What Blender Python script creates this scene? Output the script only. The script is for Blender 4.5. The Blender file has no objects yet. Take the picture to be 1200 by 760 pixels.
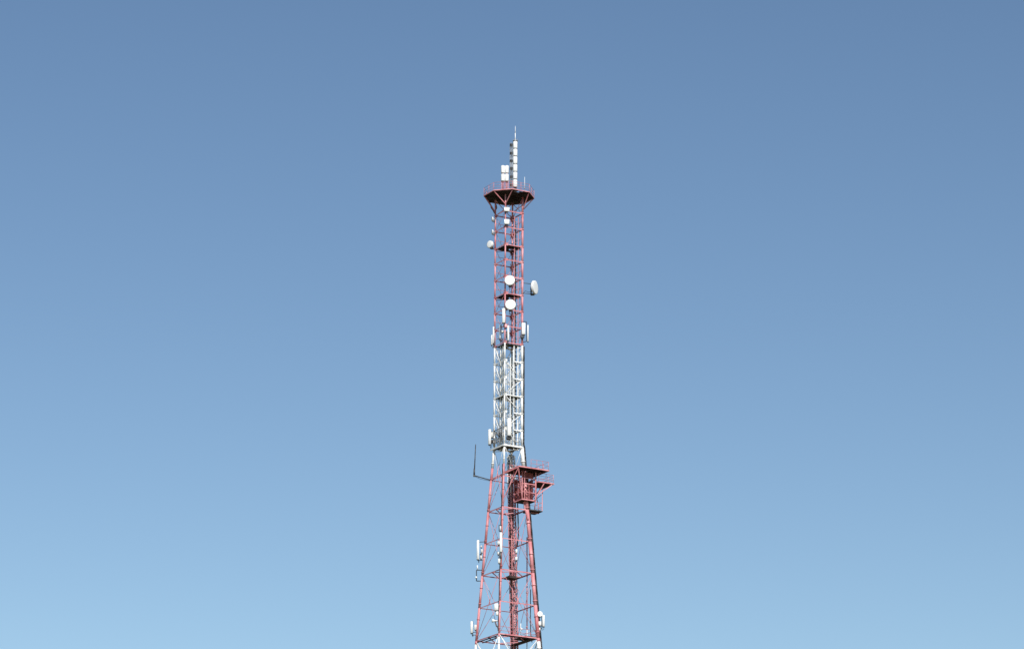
import bpy, math, random
from mathutils import Vector, Matrix

random.seed(7)
R = math.radians
sc = bpy.context.scene
col = sc.collection

# ------------------------------------------------------------------ camera
cam_data = bpy.data.cameras.new('camera')
cam_data.sensor_width = 36.0
cam_data.lens = 120.0
cam_data.clip_start = 1.0
cam_data.clip_end = 20000.0
cam = bpy.data.objects.new('camera', cam_data)
col.objects.link(cam)
PITCH, ROLL = R(16.8), R(0.22)
cam.matrix_world = (Matrix.Translation((0.47, -440.0, 1.7))
                    @ Matrix.Rotation(math.pi / 2 + PITCH, 4, 'X')
                    @ Matrix.Rotation(ROLL, 4, 'Z'))
sc.camera = cam

# ------------------------------------------------------------------ sky, sun, exposure
SUN_EL, SUN_AZ = R(38), R(13)          # azimuth: degrees right of straight behind the camera
world = bpy.data.worlds.new('World')
sc.world = world
world.use_nodes = True
wn, wl = world.node_tree.nodes, world.node_tree.links
bg = wn['Background']
sky = wn.new('ShaderNodeTexSky')
sky.sky_type = 'NISHITA'
sky.sun_disc = False
sky.sun_elevation = SUN_EL
sky.sun_rotation = math.pi - SUN_AZ
sky.altitude = 300
sky.air_density = 1.2
sky.dust_density = 0.0
sky.ozone_density = 0.3
gam = wn.new('ShaderNodeGamma')            # one contrast for the whole sky, like the photograph's print
gam.inputs['Gamma'].default_value = 1.35
wl.new(sky.outputs[0], gam.inputs['Color'])
wl.new(gam.outputs[0], bg.inputs[0])
bg.inputs[1].default_value = 0.0526

sun_data = bpy.data.lights.new('sun', 'SUN')
sun_data.energy = 5.0
sun_data.angle = R(0.53)
sun_data.color = (1.0, 0.96, 0.90)
sun = bpy.data.objects.new('sun', sun_data)
col.objects.link(sun)
sdir = Vector((math.sin(SUN_AZ) * math.cos(SUN_EL), -math.cos(SUN_AZ) * math.cos(SUN_EL), math.sin(SUN_EL)))
sun.rotation_euler = sdir.to_track_quat('Z', 'Y').to_euler()
sun.location = sdir * 400

vs = sc.view_settings
vs.view_transform = 'Standard'
vs.look = 'None'
vs.exposure = 0.0
vs.gamma = 1.0
vs.use_curve_mapping = False

# ------------------------------------------------------------------ materials
def mat(name, c1, c2, scale=1.5, rough=0.55, metal=0.0, rust=None, rust_amt=0.35, streak=1.0):
    m = bpy.data.materials.new(name)
    m.use_nodes = True
    n, l = m.node_tree.nodes, m.node_tree.links
    b = n['Principled BSDF']
    b.inputs['Roughness'].default_value = rough
    b.inputs['Metallic'].default_value = metal
    tc = n.new('ShaderNodeNewGeometry')
    mp = n.new('ShaderNodeMapping')
    mp.inputs['Scale'].default_value = (1, 1, streak)
    l.new(tc.outputs['Position'], mp.inputs['Vector'])
    t = n.new('ShaderNodeTexNoise')
    t.inputs['Scale'].default_value = scale
    t.inputs['Detail'].default_value = 5
    l.new(mp.outputs[0], t.inputs['Vector'])
    r = n.new('ShaderNodeValToRGB')
    r.color_ramp.elements[0].position = 0.35
    r.color_ramp.elements[1].position = 0.65
    r.color_ramp.elements[0].color = (*c1, 1)
    r.color_ramp.elements[1].color = (*c2, 1)
    l.new(t.outputs['Fac'], r.inputs[0])
    out = r.outputs[0]
    if rust:
        t2 = n.new('ShaderNodeTexNoise')
        t2.inputs['Scale'].default_value = scale * 2.7
        t2.inputs['Detail'].default_value = 6
        l.new(mp.outputs[0], t2.inputs['Vector'])
        r2 = n.new('ShaderNodeValToRGB')
        r2.color_ramp.elements[0].position = 0.60
        r2.color_ramp.elements[1].position = 0.70
        r2.color_ramp.elements[0].color = (0, 0, 0, 1)
        r2.color_ramp.elements[1].color = (rust_amt, rust_amt, rust_amt, 1)
        l.new(t2.outputs['Fac'], r2.inputs[0])
        mx = n.new('ShaderNodeMix')
        mx.data_type = 'RGBA'
        l.new(r2.outputs[0], mx.inputs['Factor'])
        l.new(out, mx.inputs[6])
        mx.inputs[7].default_value = (*rust, 1)
        out = mx.outputs[2]
    l.new(out, b.inputs['Base Color'])
    return m

RUST = (0.16, 0.06, 0.035)
M_RED = mat('faded_red_paint', (0.51, 0.155, 0.168), (0.69, 0.32, 0.338), 1.1, 0.5, 0, RUST, 0.5, 0.5)
M_WHITE = mat('white_paint', (0.74, 0.74, 0.72), (0.84, 0.84, 0.83), 0.9, 0.5, 0, (0.30, 0.22, 0.17), 0.4, 0.5)
M_STEEL = mat('galvanised_steel', (0.30, 0.31, 0.32), (0.46, 0.47, 0.48), 2.0, 0.5, 0.6)
M_DARK = mat('dark_bracket_steel', (0.035, 0.037, 0.04), (0.085, 0.085, 0.09), 2.0, 0.6, 0.2)
M_CABLE = mat('black_cable_sheath', (0.022, 0.022, 0.025), (0.05, 0.05, 0.055), 1.5, 0.55)
M_GRATE = mat('weathered_shaded_deck_steel', (0.030, 0.018, 0.016), (0.055, 0.032, 0.028), 1.2, 0.8)  # rusty deck steel, taken near black so undersides read as shaded
M_GRATE_G = mat('grey_deck_steel', (0.10, 0.095, 0.08), (0.17, 0.16, 0.14), 1.2, 0.8)
M_RADOME = mat('white_radome', (0.79, 0.80, 0.80), (0.86, 0.86, 0.85), 0.7, 0.45, 0, (0.45, 0.42, 0.36), 0.25, 0.4)
M_UNIT = mat('pale_grey_housing', (0.62, 0.63, 0.62), (0.74, 0.74, 0.72), 1.4, 0.5, 0, (0.40, 0.36, 0.30), 0.25, 0.4)
M_GLASS = mat('dark_lens', (0.02, 0.02, 0.022), (0.04, 0.04, 0.045), 2, 0.25)
M_GROUND = mat('dry_grass', (0.055, 0.065, 0.03), (0.10, 0.09, 0.05), 0.02, 0.95, 0, (0.14, 0.11, 0.07), 0.6)
M_CONC = mat('concrete', (0.28, 0.27, 0.25), (0.38, 0.37, 0.35), 0.8, 0.9)

# ------------------------------------------------------------------ mesh builder
class MB:
    def __init__(self):
        self.v, self.f, self.m, self.s, self.cur = [], [], [], [], 0

    def mat(self, i):
        self.cur = i
        return self

    def face(self, idx, smooth=False):
        self.f.append(idx)
        self.m.append(self.cur)
        self.s.append(smooth)

    def tube(self, p, q, r, n=8, r2=None, cap=True):
        p, q = Vector(p), Vector(q)
        r2 = r if r2 is None else r2
        d = (q - p)
        if d.length < 1e-6:
            return self
        d.normalize()
        u = d.orthogonal().normalized()
        w = d.cross(u)
        b = len(self.v)
        for c, rr in ((p, r), (q, r2)):
            for k in range(n):
                t = 2 * math.pi * k / n
                self.v.append(c + (u * math.cos(t) + w * math.sin(t)) * rr)
        for k in range(n):
            k2 = (k + 1) % n
            self.face((b + k, b + k2, b + n + k2, b + n + k), True)
        if cap:
            self.face(tuple(b + k for k in reversed(range(n))))
            self.face(tuple(b + n + k for k in range(n)))
        return self

    def path(self, pts, r, n=6):
        for i in range(len(pts) - 1):
            self.tube(pts[i], pts[i + 1], r, n)
        return self

    def prism(self, poly, z0, z1):
        """vertical prism over a counter-clockwise polygon"""
        b, n = len(self.v), len(poly)
        for z in (z0, z1):
            for x, y in poly:
                self.v.append(Vector((x, y, z)))
        for k in range(n):
            k2 = (k + 1) % n
            self.face((b + k, b + k2, b + n + k2, b + n + k))
        self.face(tuple(b + k for k in reversed(range(n))))
        self.face(tuple(b + n + k for k in range(n)))
        return self

    def box(self, c, size):
        x, y, z = c
        a, b_, h = size[0] / 2, size[1] / 2, size[2] / 2
        return self.prism([(x - a, y - b_), (x + a, y - b_), (x + a, y + b_), (x - a, y + b_)], z - h, z + h)

    def bar(self, p, q, w, h, up=(0, 0, 1)):
        """rectangular bar from p to q"""
        p, q, up = Vector(p), Vector(q), Vector(up)
        d = (q - p).normalized()
        s = d.cross(up)
        if s.length < 1e-4:
            s = d.orthogonal()
        s.normalize()
        t = s.cross(d).normalized()
        self.sweep(p, q, [s * x + t * y for x, y in ((-w / 2, -h / 2), (w / 2, -h / 2), (w / 2, h / 2), (-w / 2, h / 2))])
        return self

    def angle(self, p, q, w, t, out):
        """rolled steel angle from p to q; one flange vertical facing 'out', one flange horizontal"""
        p, q, out = Vector(p), Vector(q), Vector(out)
        d = (q - p).normalized()
        o = (out - d * out.dot(d)).normalized()
        u = d.cross(o).normalized()
        if u.z < 0:
            u = -u
        prof = ((0, -w / 2), (0, w / 2), (-w, w / 2), (-w, w / 2 - t), (-t, w / 2 - t), (-t, -w / 2))
        self.sweep(p, q, [o * x + u * y for x, y in prof])
        return self

    def sweep(self, p, q, prof):
        b, n = len(self.v), len(prof)
        for c in (p, q):
            for o in prof:
                self.v.append(c + o)
        for k in range(n):
            k2 = (k + 1) % n
            self.face((b + k, b + k2, b + n + k2, b + n + k))
        self.face(tuple(b + k for k in reversed(range(n))))
        self.face(tuple(b + n + k for k in range(n)))

    def lathe(self, prof, n=24, axis='Z', c=(0, 0, 0), smooth=True):
        """surface of revolution; prof is a list of (radius, height)"""
        c = Vector(c)
        b = len(self.v)
        for r, h in prof:
            for k in range(n):
                t = 2 * math.pi * k / n
                x, y = r * math.cos(t), r * math.sin(t)
                p = {'Z': (x, y, h), 'Y': (x, h, y), 'X': (h, x, y)}[axis]
                self.v.append(c + Vector(p))
        for i in range(len(prof) - 1):
            for k in range(n):
                k2 = (k + 1) % n
                self.face((b + i * n + k, b + i * n + k2, b + (i + 1) * n + k2, b + (i + 1) * n + k), smooth)
        self.face(tuple(b + k for k in range(n)))
        self.face(tuple(b + (len(prof) - 1) * n + k for k in range(n)))
        return self

    def build(self, name, mats, parent=None, kind=None):
        me = bpy.data.meshes.new(name)
        me.from_pydata([tuple(p) for p in self.v], [], self.f)
        if not isinstance(mats, (list, tuple)):
            mats = [mats]
        for m in mats:
            me.materials.append(m)
        me.polygons.foreach_set('material_index', self.m)
        me.polygons.foreach_set('use_smooth', self.s)
        import bmesh
        bm = bmesh.new()
        bm.from_mesh(me)
        bmesh.ops.recalc_face_normals(bm, faces=bm.faces)
        bm.to_mesh(me)
        bm.free()
        o = bpy.data.objects.new(name, me)
        col.objects.link(o)
        if parent:
            o.parent = parent
        if kind:
            o['kind'] = kind
        return o

def tag(o, label, cat, group=None):
    o['label'], o['category'] = label, cat
    if group:
        o['group'] = group
    return o

def thing(name, label, cat, loc=(0, 0, 0), rz=0, group=None):
    o = bpy.data.objects.new(name, None)
    o.empty_display_size = 0.3
    col.objects.link(o)
    o.location = loc
    o.rotation_euler = (0, 0, rz)
    return tag(o, label, cat, group)

# ------------------------------------------------------------------ ground
g = MB()
g.prism([(-6000, -6000), (6000, -6000), (6000, 6000), (-6000, 6000)], -0.5, 0.0)
go = g.build('ground', M_GROUND)
go['kind'] = 'structure'

# ------------------------------------------------------------------ the tower
# tower frame: a runs along the face that looks at the camera's right, b along the face that looks left
TH = R(30.5)
CT, ST = math.cos(TH), math.sin(TH)

def W(p):
    """tower frame to world"""
    a, b, z = p
    return Vector((a * CT - b * ST, a * ST + b * CT, z))

Z_KNEE = 117.327          # below this level the legs splay
def half(z):
    return 1.35 + max(0.0, Z_KNEE - z) * 0.0622

CORNERS = {'N': (-1, -1), 'R': (1, -1), 'L': (-1, 1), 'B': (1, 1)}
FACES = (('N', 'R', (0, -1, 0)), ('N', 'L', (-1, 0, 0)), ('R', 'B', (1, 0, 0)), ('L', 'B', (0, 1, 0)))
def cor(k, z, inset=0.0):
    h = half(z) - inset
    return Vector((CORNERS[k][0] * h, CORNERS[k][1] * h, z))

Z_TOP = 152.568
Z_W1, Z_W0 = 131.487, 114.689       # the white band
Z_R0 = 90.998                     # white again below this

def pm(z):
    """paint slot for a level: 0 red, 1 white"""
    if Z_W0 <= z <= Z_W1:
        return 1
    if z < Z_R0:
        k = int((Z_R0 - z) // 26)
        return 1 if k % 2 == 0 else 0
    return 0
PAINT = (M_RED, M_WHITE)

tower = thing('lattice_tower', 'tall red and white square lattice telecom mast with octagonal top platform', 'tower', (0, 0, 0), TH)

levels_up = [150.116, 147.807, 145.321, 143.158, 140.808, 138.428, 136.164, 133.822, 131.547, 129.04, 126.66, 124.286, 121.92, 119.597, 117.327]
rings_low = [113.052, 108.742, 104.421, 100.158, 95.839, 91.453]

# legs: flanged tubes, painted in bands
def make_leg(k, r_up, r_low):
    m = MB()
    cuts = sorted({0.0, Z_TOP - 0.1, Z_KNEE, Z_W1, Z_W0, Z_R0, Z_R0 - 26, Z_R0 - 52, Z_R0 - 78} | set(levels_up) | set(rings_low))
    for z0, z1 in zip(cuts, cuts[1:]):
        if z0 < 0:
            continue
        r = r_up if z0 >= Z_KNEE - 0.01 else r_low
        m.mat(pm((z0 + z1) / 2)).tube(cor(k, z0), cor(k, z1), r, 14)
    for z in levels_up:
        m.mat(pm(z + 0.06)).tube(cor(k, z - 0.05), cor(k, z + 0.05), r_up * 1.55, 12)
    z = Z_KNEE - 2.0
    while z > 4:
        m.mat(pm(z)).tube(cor(k, z - 0.04), cor(k, z + 0.04), r_low * 1.35, 12)
        z -= 2.1
    return m.build('leg', PAINT, tower)

make_leg('N', 0.10, 0.13)
make_leg('L', 0.11, 0.165)
make_leg('B', 0.12, 0.15)
make_leg('R', 0.14, 0.25)

for k in CORNERS:
    c = cor(k, 0)
    MB().prism([(c.x - 1.2, c.y - 1.2), (c.x + 1.2, c.y - 1.2), (c.x + 1.2, c.y + 1.2), (c.x - 1.2, c.y + 1.2)], 0.004, 0.7).build('footing', M_CONC, tower)

def beam(name, p, q, w, out, slot):
    m = MB()
    m.angle(p, q, w, w * 0.22, out)
    return m.build(name, PAINT[slot], tower)

def rod(name, p, q, r, slot):
    return MB().tube(p, q, r, 6).build(name, PAINT[slot], tower)

# horizontals of the upright shaft and its gussets
gus = MB()
for i, z in enumerate(levels_up):
    s = pm(z)
    for a, b, out in FACES:
        o = Vector(out) * 0.02
        if s and i not in (11, 14) and (a, b) == ('N', 'R'):
            beam('cross_beam', cor(b, z).lerp(cor(a, z), 0.45) + o, cor(b, z) + o, 0.16, out, s)
            continue
        beam('cross_beam', cor(a, z) + o, cor(b, z) + o, 0.12 if s == 0 else (0.14 if i in (11, 14) else 0.12), out, s)
    m = gus
    m.mat(s)
    for k in CORNERS:
        c = cor(k, z)
        sx, sy = CORNERS[k]
        m.bar(c + Vector((-sx * 0.08, sy * 0.06, 0)), c + Vector((-sx * 0.36, sy * 0.06, 0)), 0.016, 0.34)
        m.bar(c + Vector((sx * 0.06, -sy * 0.08, 0)), c + Vector((sx * 0.06, -sy * 0.36, 0)), 0.016, 0.34)
gus.build('gusset_plate', PAINT, tower, 'stuff')

# face bracing of the upright shaft (thin angles, K-pattern, back faces and the white band on every face)
for z1, z0 in zip(levels_up, levels_up[1:]):
    zm = (z0 + z1) / 2
    s = pm(zm)
    for a, b, out in FACES:
        front = (a == 'N')
        if front and (s == 0 or b == 'R'):
            continue
        o = Vector(out) * -0.03
        mid = (cor(a, z0) + cor(b, z0)) / 2 + o
        r = 0.024 if s == 0 else 0.05
        rod('brace', cor(a, z1) + o, mid, r, s)
        rod('brace', cor(b, z1) + o, mid, r, s)
# zigzag of the right front face in the white band, meeting at every second node of the near leg
for i in range(9, 14):
    z1, z0 = levels_up[i], levels_up[i + 1]
    o = Vector((0, 0.04, 0))
    if i % 2:
        rod('brace', cor('N', z1) + o, cor('R', z0) + o, 0.045, 1)
    else:
        rod('brace', cor('R', z1) + o, cor('N', z0) + o, 0.045, 1)
for i in (9, 10, 12, 13):
    z = levels_up[i]
    rod('plan_brace', cor('L', z - 0.1), cor('R', z - 0.1), 0.04, 1)
    rod('plan_brace', cor('N', z - 0.2), cor('B', z - 0.2), 0.04, 1)
# crossed stiffeners where the bracing meets the back leg of the red band
for z in levels_up[:8]:
    for s_ in (-1, 1):
        MB().bar((1.22, 1.22 - 0.32 * s_, z - 0.42), (1.22, 1.22 + 0.32 * s_, z + 0.42), 0.05, 0.10, (1, 0, 0)).build('node_stiffener', M_RED, tower)
        MB().bar((1.22 - 0.32 * s_, 1.16, z - 0.42), (1.22 + 0.32 * s_, 1.16, z + 0.42), 0.05, 0.10, (0, 1, 0)).build('node_stiffener', M_RED, tower)
# laced panel between the back leg and an inner post of the white band
MB().bar((0.27, 1.30, 131.069), (0.27, 1.30, Z_KNEE), 0.07, 0.07).build('inner_post', M_WHITE, tower)
zz, i = 129.994, 0
while zz > Z_KNEE + 1.2:
    rod('lacing_bar', (0.27, 1.30, zz), (1.35, 1.30, zz), 0.035, 1)
    p, q = ((0.27, 1.30, zz), (1.35, 1.30, zz - 1.15))
    if i % 2:
        p, q = ((1.35, 1.30, zz), (0.27, 1.30, zz - 1.15))
    rod('lacing_bar', p, q, 0.035, 1)
    zz -= 1.15
    i += 1
MB().bar((-0.42, -1.27, 129.517), (-0.42, -1.27, Z_KNEE), 0.10, 0.10).build('inner_post', M_WHITE, tower)
# conduits running up through the white band
for x, y, v0, v1, r in ((-1.22, 0.72, 408, 505, 0.035), (-1.22, -0.85, 412, 500, 0.035), (0.05, -1.2, 409, 480, 0.03), (1.2, -0.6, 409, 524, 0.04),
                        (1.2, 0.1, 409, 524, 0.035), (-0.6, 1.22, 409, 524, 0.04), (-0.95, -1.22, 426, 524, 0.03), (0.6, 0.9, 412, 524, 0.04)):
    zt_, zb_ = (levels_up[8] - 0.3 - (v0 - 405) * 0.12), (Z_KNEE + (525 - v1) * 0.12)
    MB().tube((x, y, zt_), (x, y, zb_), r, 8).build('conduit', M_WHITE, tower)
for z1, z0 in zip(levels_up[8:], levels_up[9:]):
    zm = (z0 + z1) / 2
    rod('tie', cor('N', zm) + Vector((0.03, 0.05, 0)), cor('L', zm) + Vector((0.05, 0.03, 0)), 0.03, 1)
    for a, b, out in FACES[1:]:
        o = Vector(out) * -0.04
        rod('brace', cor(a, zm) + o, (cor(a, z0) + cor(b, z0)) / 2 + o, 0.03, 1)
        rod('brace', cor(b, zm) + o, (cor(a, z0) + cor(b, z0)) / 2 + o, 0.03, 1)
# mid-height ties on the back faces
for z1, z0 in zip(levels_up, levels_up[1:]):
    zm = (z0 + z1) / 2
    for a, b, out in FACES[2:]:
        o = Vector(out) * -0.06
        rod('tie', cor(a, zm) + o, cor(b, zm) + o, 0.03, pm(zm))
# light bracing on the front faces of the red band
for i in (1, 4, 6):
    z1, z0 = levels_up[i - 1], levels_up[i]
    for a, b, out in FACES[1:2]:
        o = Vector(out) * -0.03
        rod('brace', cor(a, z1) + o, cor(b, z0) + o, 0.024, 0)
# lattice right under the head platform
for a, b, out in FACES[2:]:
    o = Vector(out) * -0.03
    rod('brace', cor(a, Z_TOP - 0.3) + o, cor(b, levels_up[0]) + o, 0.045, 0)
    rod('brace', cor(b, Z_TOP - 0.3) - o, cor(a, levels_up[0]) - o, 0.045, 0)

# landings inside the shaft: planks on two bearers, diagonals below
def landing(z, deck_mat, slot, hatch=(0.2, 0.9, 0.1, 0.85)):
    root = None
    m = MB()
    h = half(z) - 0.13
    m.bar((-h, -0.45, z - 0.11), (h, -0.45, z - 0.11), 0.09, 0.14)
    m.bar((-h, 0.55, z - 0.11), (h, 0.55, z - 0.11), 0.09, 0.14)
    root = m.build('landing', deck_mat, tower)
    n = 6
    wd = 2 * h / n
    for k in range(n):
        y0 = -h + k * wd + 0.006
        y1 = -h + (k + 1) * wd - 0.006
        pk = MB()
        if k in (3, 4):               # ladder hatch
            pk.prism([(-h, y0), (0.15, y0), (0.15, y1), (-h, y1)], z - 0.037, z + 0.012)
            pk.prism([(0.95, y0), (h, y0), (h, y1), (0.95, y1)], z - 0.037, z + 0.012)
        else:
            pk.prism([(-h, y0), (h, y0), (h, y1), (-h, y1)], z - 0.037, z + 0.012)
        pk.build('deck_plank', deck_mat, root)
    d = MB()
    d.bar((-h, -h, z - 0.24), (h, h, z - 0.24), 0.07, 0.07)
    d.bar((-h, h, z - 0.32), (h, -h, z - 0.32), 0.07, 0.07)
    d.build('diagonal_bearer', PAINT[slot] if slot else deck_mat, root)  # red landings: dark instead of red, underside shade put into the colour
    return root

for z, dm, s in ((levels_up[2] - 0.03, M_GRATE, 0), (levels_up[5] - 0.03, M_GRATE, 0), (levels_up[8] - 0.1, M_GRATE_G, 1),
                 (levels_up[11] - 0.03, M_GRATE_G, 1), (levels_up[14] - 0.03, M_GRATE_G, 1)):
    landing(z, dm, s)

# splayed part: rings, X-bracing of each bay, gussets at the crossings
for i, z in enumerate(rings_low):
    major = i in (1, 3, 5)
    w = 0.15 if major else 0.12
    for a, b, out in FACES:
        o = Vector(out) * 0.02
        beam('cross_beam', cor(a, z) + o, cor(b, z) + o, w if out[1] <= 0 else w * 0.8, out, 0)
    if major:
        h = half(z) - 0.1
        mids = [Vector((0, -h, z)), Vector((h, 0, z)), Vector((0, h, z)), Vector((-h, 0, z))]
        for p, q in zip(mids, mids[1:] + mids[:1]):
            m = MB()
            m.bar(p, q, 0.10, 0.10)
            m.build('plan_brace', M_RED, tower)

bays = [Z_KNEE, rings_low[1], rings_low[3], rings_low[5]]
for z1, z0 in zip(bays, bays[1:]):
    for a, b, out in FACES:
        o = Vector(out) * 0.05
        r = 0.03
        for p, q in ((a, b), (b, a)):
            A, Bq = cor(p, z1) + o * (1 if p == a else 0.0), cor(q, z0) + o * (1 if p == a else 0.0)
            if z1 == Z_KNEE:
                t = (z1 - Z_W0) / (z1 - z0)
                C = A.lerp(Bq, t)
                m = MB()
                m.mat(1).tube(A, C, r, 6)
                m.mat(0).tube(C, Bq, r, 6)
                m.build('brace', PAINT, tower)
            else:
                rod('brace', A, Bq, r, 0)
        zm = (z0 * half(z1) + z1 * half(z0)) / (half(z0) + half(z1))
        c = (cor(a, zm) + cor(b, zm)) / 2 + o * 0.5
        u = (cor(b, zm) - cor(a, zm)).normalized()
        m = MB()
        m.bar(c - u * 0.10, c + u * 0.10, 0.02, 0.6)
        m.build('gusset_plate', M_RED, tower)
# out of frame down to the ground
m = MB()
z1 = bays[-1]
while z1 > 9:
    z0 = max(0.5, z1 - 9.6)
    s = pm((z0 + z1) / 2)
    m.mat(s)
    for a, b, out in FACES:
        m.tube(cor(a, z1), cor(b, z0), 0.05, 6)
        m.tube(cor(b, z1) - Vector(out) * 0.1, cor(a, z0) - Vector(out) * 0.1, 0.05, 6)
        m.bar(cor(a, z0), cor(b, z0), 0.14, 0.14)
    z1 = z0
m.build('base_bracing', PAINT, tower)
# white braces seen at the bottom of the frame: short struts off legs just under the lowest ring
for k, j in (('R', 'N'), ('L', 'N'), ('N', 'R'), ('R', 'B')):
    z = rings_low[5] - 0.1
    a = cor(k, z)
    q = cor(k, z - 2.2).lerp(cor(j, z - 2.2), 0.34)
    rod('knee_strut', a, q, 0.045, 1)

# walkway boards along two sides of the lowest ring
zw = rings_low[5]
hw = half(zw) - 0.12
for k in range(6):
    x0, x1 = -hw + 2 * hw * k / 6 + 0.006, -hw + 2 * hw * (k + 1) / 6 - 0.006
    MB().prism([(x0, -hw), (x1, -hw), (x1, -hw + 0.75), (x0, -hw + 0.75)], zw - 0.055, zw - 0.005).build('walkway_board', M_GRATE, tower)
for k in range(5):
    y0, y1 = -hw + 0.78 + (2 * hw - 0.9) * k / 5, -hw + 0.77 + (2 * hw - 0.9) * (k + 1) / 5
    MB().prism([(hw - 0.75, y0), (hw, y0), (hw, y1), (hw - 0.75, y1)], zw - 0.055, zw - 0.005).build('walkway_board', M_GRATE, tower)
for p, q in (((-hw + 0.05, hw), (-hw + 0.05, -hw + 0.8)), ((-hw + 0.75, hw), (-hw + 0.75, -hw + 0.8))):
    MB().bar((*p, zw - 0.14), (*q, zw - 0.14), 0.09, 0.12).build('walkway_bearer', M_GRATE, tower)

# ------------------------------------------------------------------ climbing shaft along the back leg
Z_SH1 = 116.622
def shaft_c(z):
    h = half(z)
    return Vector((h * 0.93 - 0.1, h * 0.93 - 0.1, z))
sh = thing('ladder_shaft', 'narrow red lattice ladder shaft running up inside the back leg', 'ladder shaft', (0, 0, 0), TH)
sw = 0.36
zb = 60.0
steps = []
z = Z_SH1
while z > zb:
    steps.append(z)
    z -= 0.82
offs = ((-sw, -sw), (sw, -sw), (sw, sw), (-sw, sw))
def spt(i, z):
    c = shaft_c(z)
    return Vector((c.x + offs[i][0], c.y + offs[i][1], z))
for i in range(4):
    m = MB()
    for z1, z0 in zip(steps[::6], steps[::6][1:] + steps[-1:]):
        m.mat(pm(z1 - 1)).bar(spt(i, z1), spt(i, z0), 0.10, 0.10)
    m.build('corner_rail', PAINT, sh)
for i in range(4):
    m = MB()
    j = (i + 1) % 4
    for n_, (z1, z0) in enumerate(zip(steps, steps[1:])):
        m.mat(pm(z1))
        m.bar(spt(i, z1), spt(j, z1), 0.05, 0.06)
        if n_ % 2:
            m.bar(spt(i, z1), spt(j, z0), 0.04, 0.05)
        else:
            m.bar(spt(j, z1), spt(i, z0), 0.04, 0.05)
    m.build('lacing', PAINT, sh, 'stuff')
for dx in (-0.12, 0.12):
    m = MB()
    m.tube(shaft_c(Z_SH1) + Vector((dx, 0.1, 0)), shaft_c(zb) + Vector((dx, 0.1, 0)), 0.025, 6)
    m.build('ladder_rail', M_STEEL, sh)
m = MB()
z = Z_SH1 - 0.2
while z > 85:
    c = shaft_c(z)
    m.tube(c + Vector((-0.12, 0.1, 0)), c + Vector((0.12, 0.1, 0)), 0.012, 5)
    z -= 0.3
m.build('rung', M_STEEL, sh, 'stuff')

# cables strapped inside the shaft
cb = thing('cable_bundle', 'bundle of black feeder cables strapped up the ladder shaft', 'cables', (0, 0, 0), TH)
for i, (dx, dy, r) in enumerate(((-0.30, -0.22, 0.055), (-0.30, -0.08, 0.05), (-0.30, 0.06, 0.06), (-0.30, 0.2, 0.05), (0.27, -0.27, 0.05), (0.2, 0.27, 0.06))):
    m = MB()
    zz = Z_SH1 + 0.2
    pts = []
    while zz > zb:
        c = shaft_c(zz)
        pts.append(c + Vector((dx + random.uniform(-.02, .02), dy + random.uniform(-.02, .02), 0)))
        zz -= 3.0
    m.path(pts, r, 6)
    m.build('cable', M_CABLE, cb)

# dark landing in the shaft
lz = 100.25
c = shaft_c(lz)
m = MB()
m.prism([(c.x - 1.5, c.y - 1.6), (c.x - 0.1, c.y - 1.6), (c.x - 0.1, c.y - 0.2), (c.x - 1.5, c.y - 0.2)], lz - 0.3, lz)
m.build('rest_platform', M_GRATE, sh)
lz = 91.68
c = shaft_c(lz)
for k in range(5):
    m = MB()
    y0 = -half(lz) + 0.25 + k * 0.62
    m.prism([(c.x - 1.5, y0), (c.x + 0.35, y0), (c.x + 0.35, y0 + 0.6), (c.x - 1.5, y0 + 0.6)], lz - 0.06, lz)
    m.build('deck_plank', M_GRATE, sh)

# ------------------------------------------------------------------ cable ladders inside the shaft
def cable_ladder(name, label, p0, p1, bands, cables, side, group=None):
    """two rails with rungs between tower-frame xy points p0, p1"""
    t = thing(name, label, 'cable ladder', (0, 0, 0), TH, group)
    for p in (p0, p1):
        m = MB()
        for z1, z0, s in bands:
            m.mat(s).bar((p[0], p[1], z1), (p[0], p[1], z0), 0.075 if s == 0 else 0.13, 0.075 if s == 0 else 0.11)
        m.build('rail', PAINT, t)
    m = MB()
    for z1, z0, s in bands:
        z = z1 - 0.1
        while z > z0:
            m.mat(s).bar((p0[0], p0[1], z), (p1[0], p1[1], z), 0.03, 0.03)
            z -= 0.6
    m.build('rung', PAINT, t, 'stuff')
    for i, (f, r) in enumerate(cables):
        x, y = p0[0] + (p1[0] - p0[0]) * f + side[0], p0[1] + (p1[1] - p0[1]) * f + side[1]
        m = MB()
        zt, zbm = bands[0][0] - 0.6 * i, bands[-1][1] + 0.2
        pts, zz = [], zt
        while zz > zbm:
            pts.append((x + random.uniform(-.015, .015), y + random.uniform(-.015, .015), zz))
            zz -= 2.4
        pts.append((x, y, zbm))
        m.path(pts, r, 6)
        m.build('cable', M_CABLE, t)
    return t

hb = 1.35
cable_ladder('cable_ladder', 'cable ladder with black cables behind the right front face of the upper mast',
             (0.26, -hb + 0.28), (0.86, -hb + 0.28),
             ((149.566, Z_W1, 0), (Z_W1, 116.857, 1)), ((0.2, 0.035), (0.34, 0.045), (0.48, 0.04)), (0, 0.10))
cable_ladder('cable_ladder', 'pale cable ladder with thin cables behind the left front face of the white band',
             (-hb + 0.28, 0.22), (-hb + 0.28, -0.36),
             ((132.384, Z_W1, 0), (Z_W1, 116.857, 1)), ((0.35, 0.028), (0.7, 0.032)), (0.10, 0))

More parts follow.
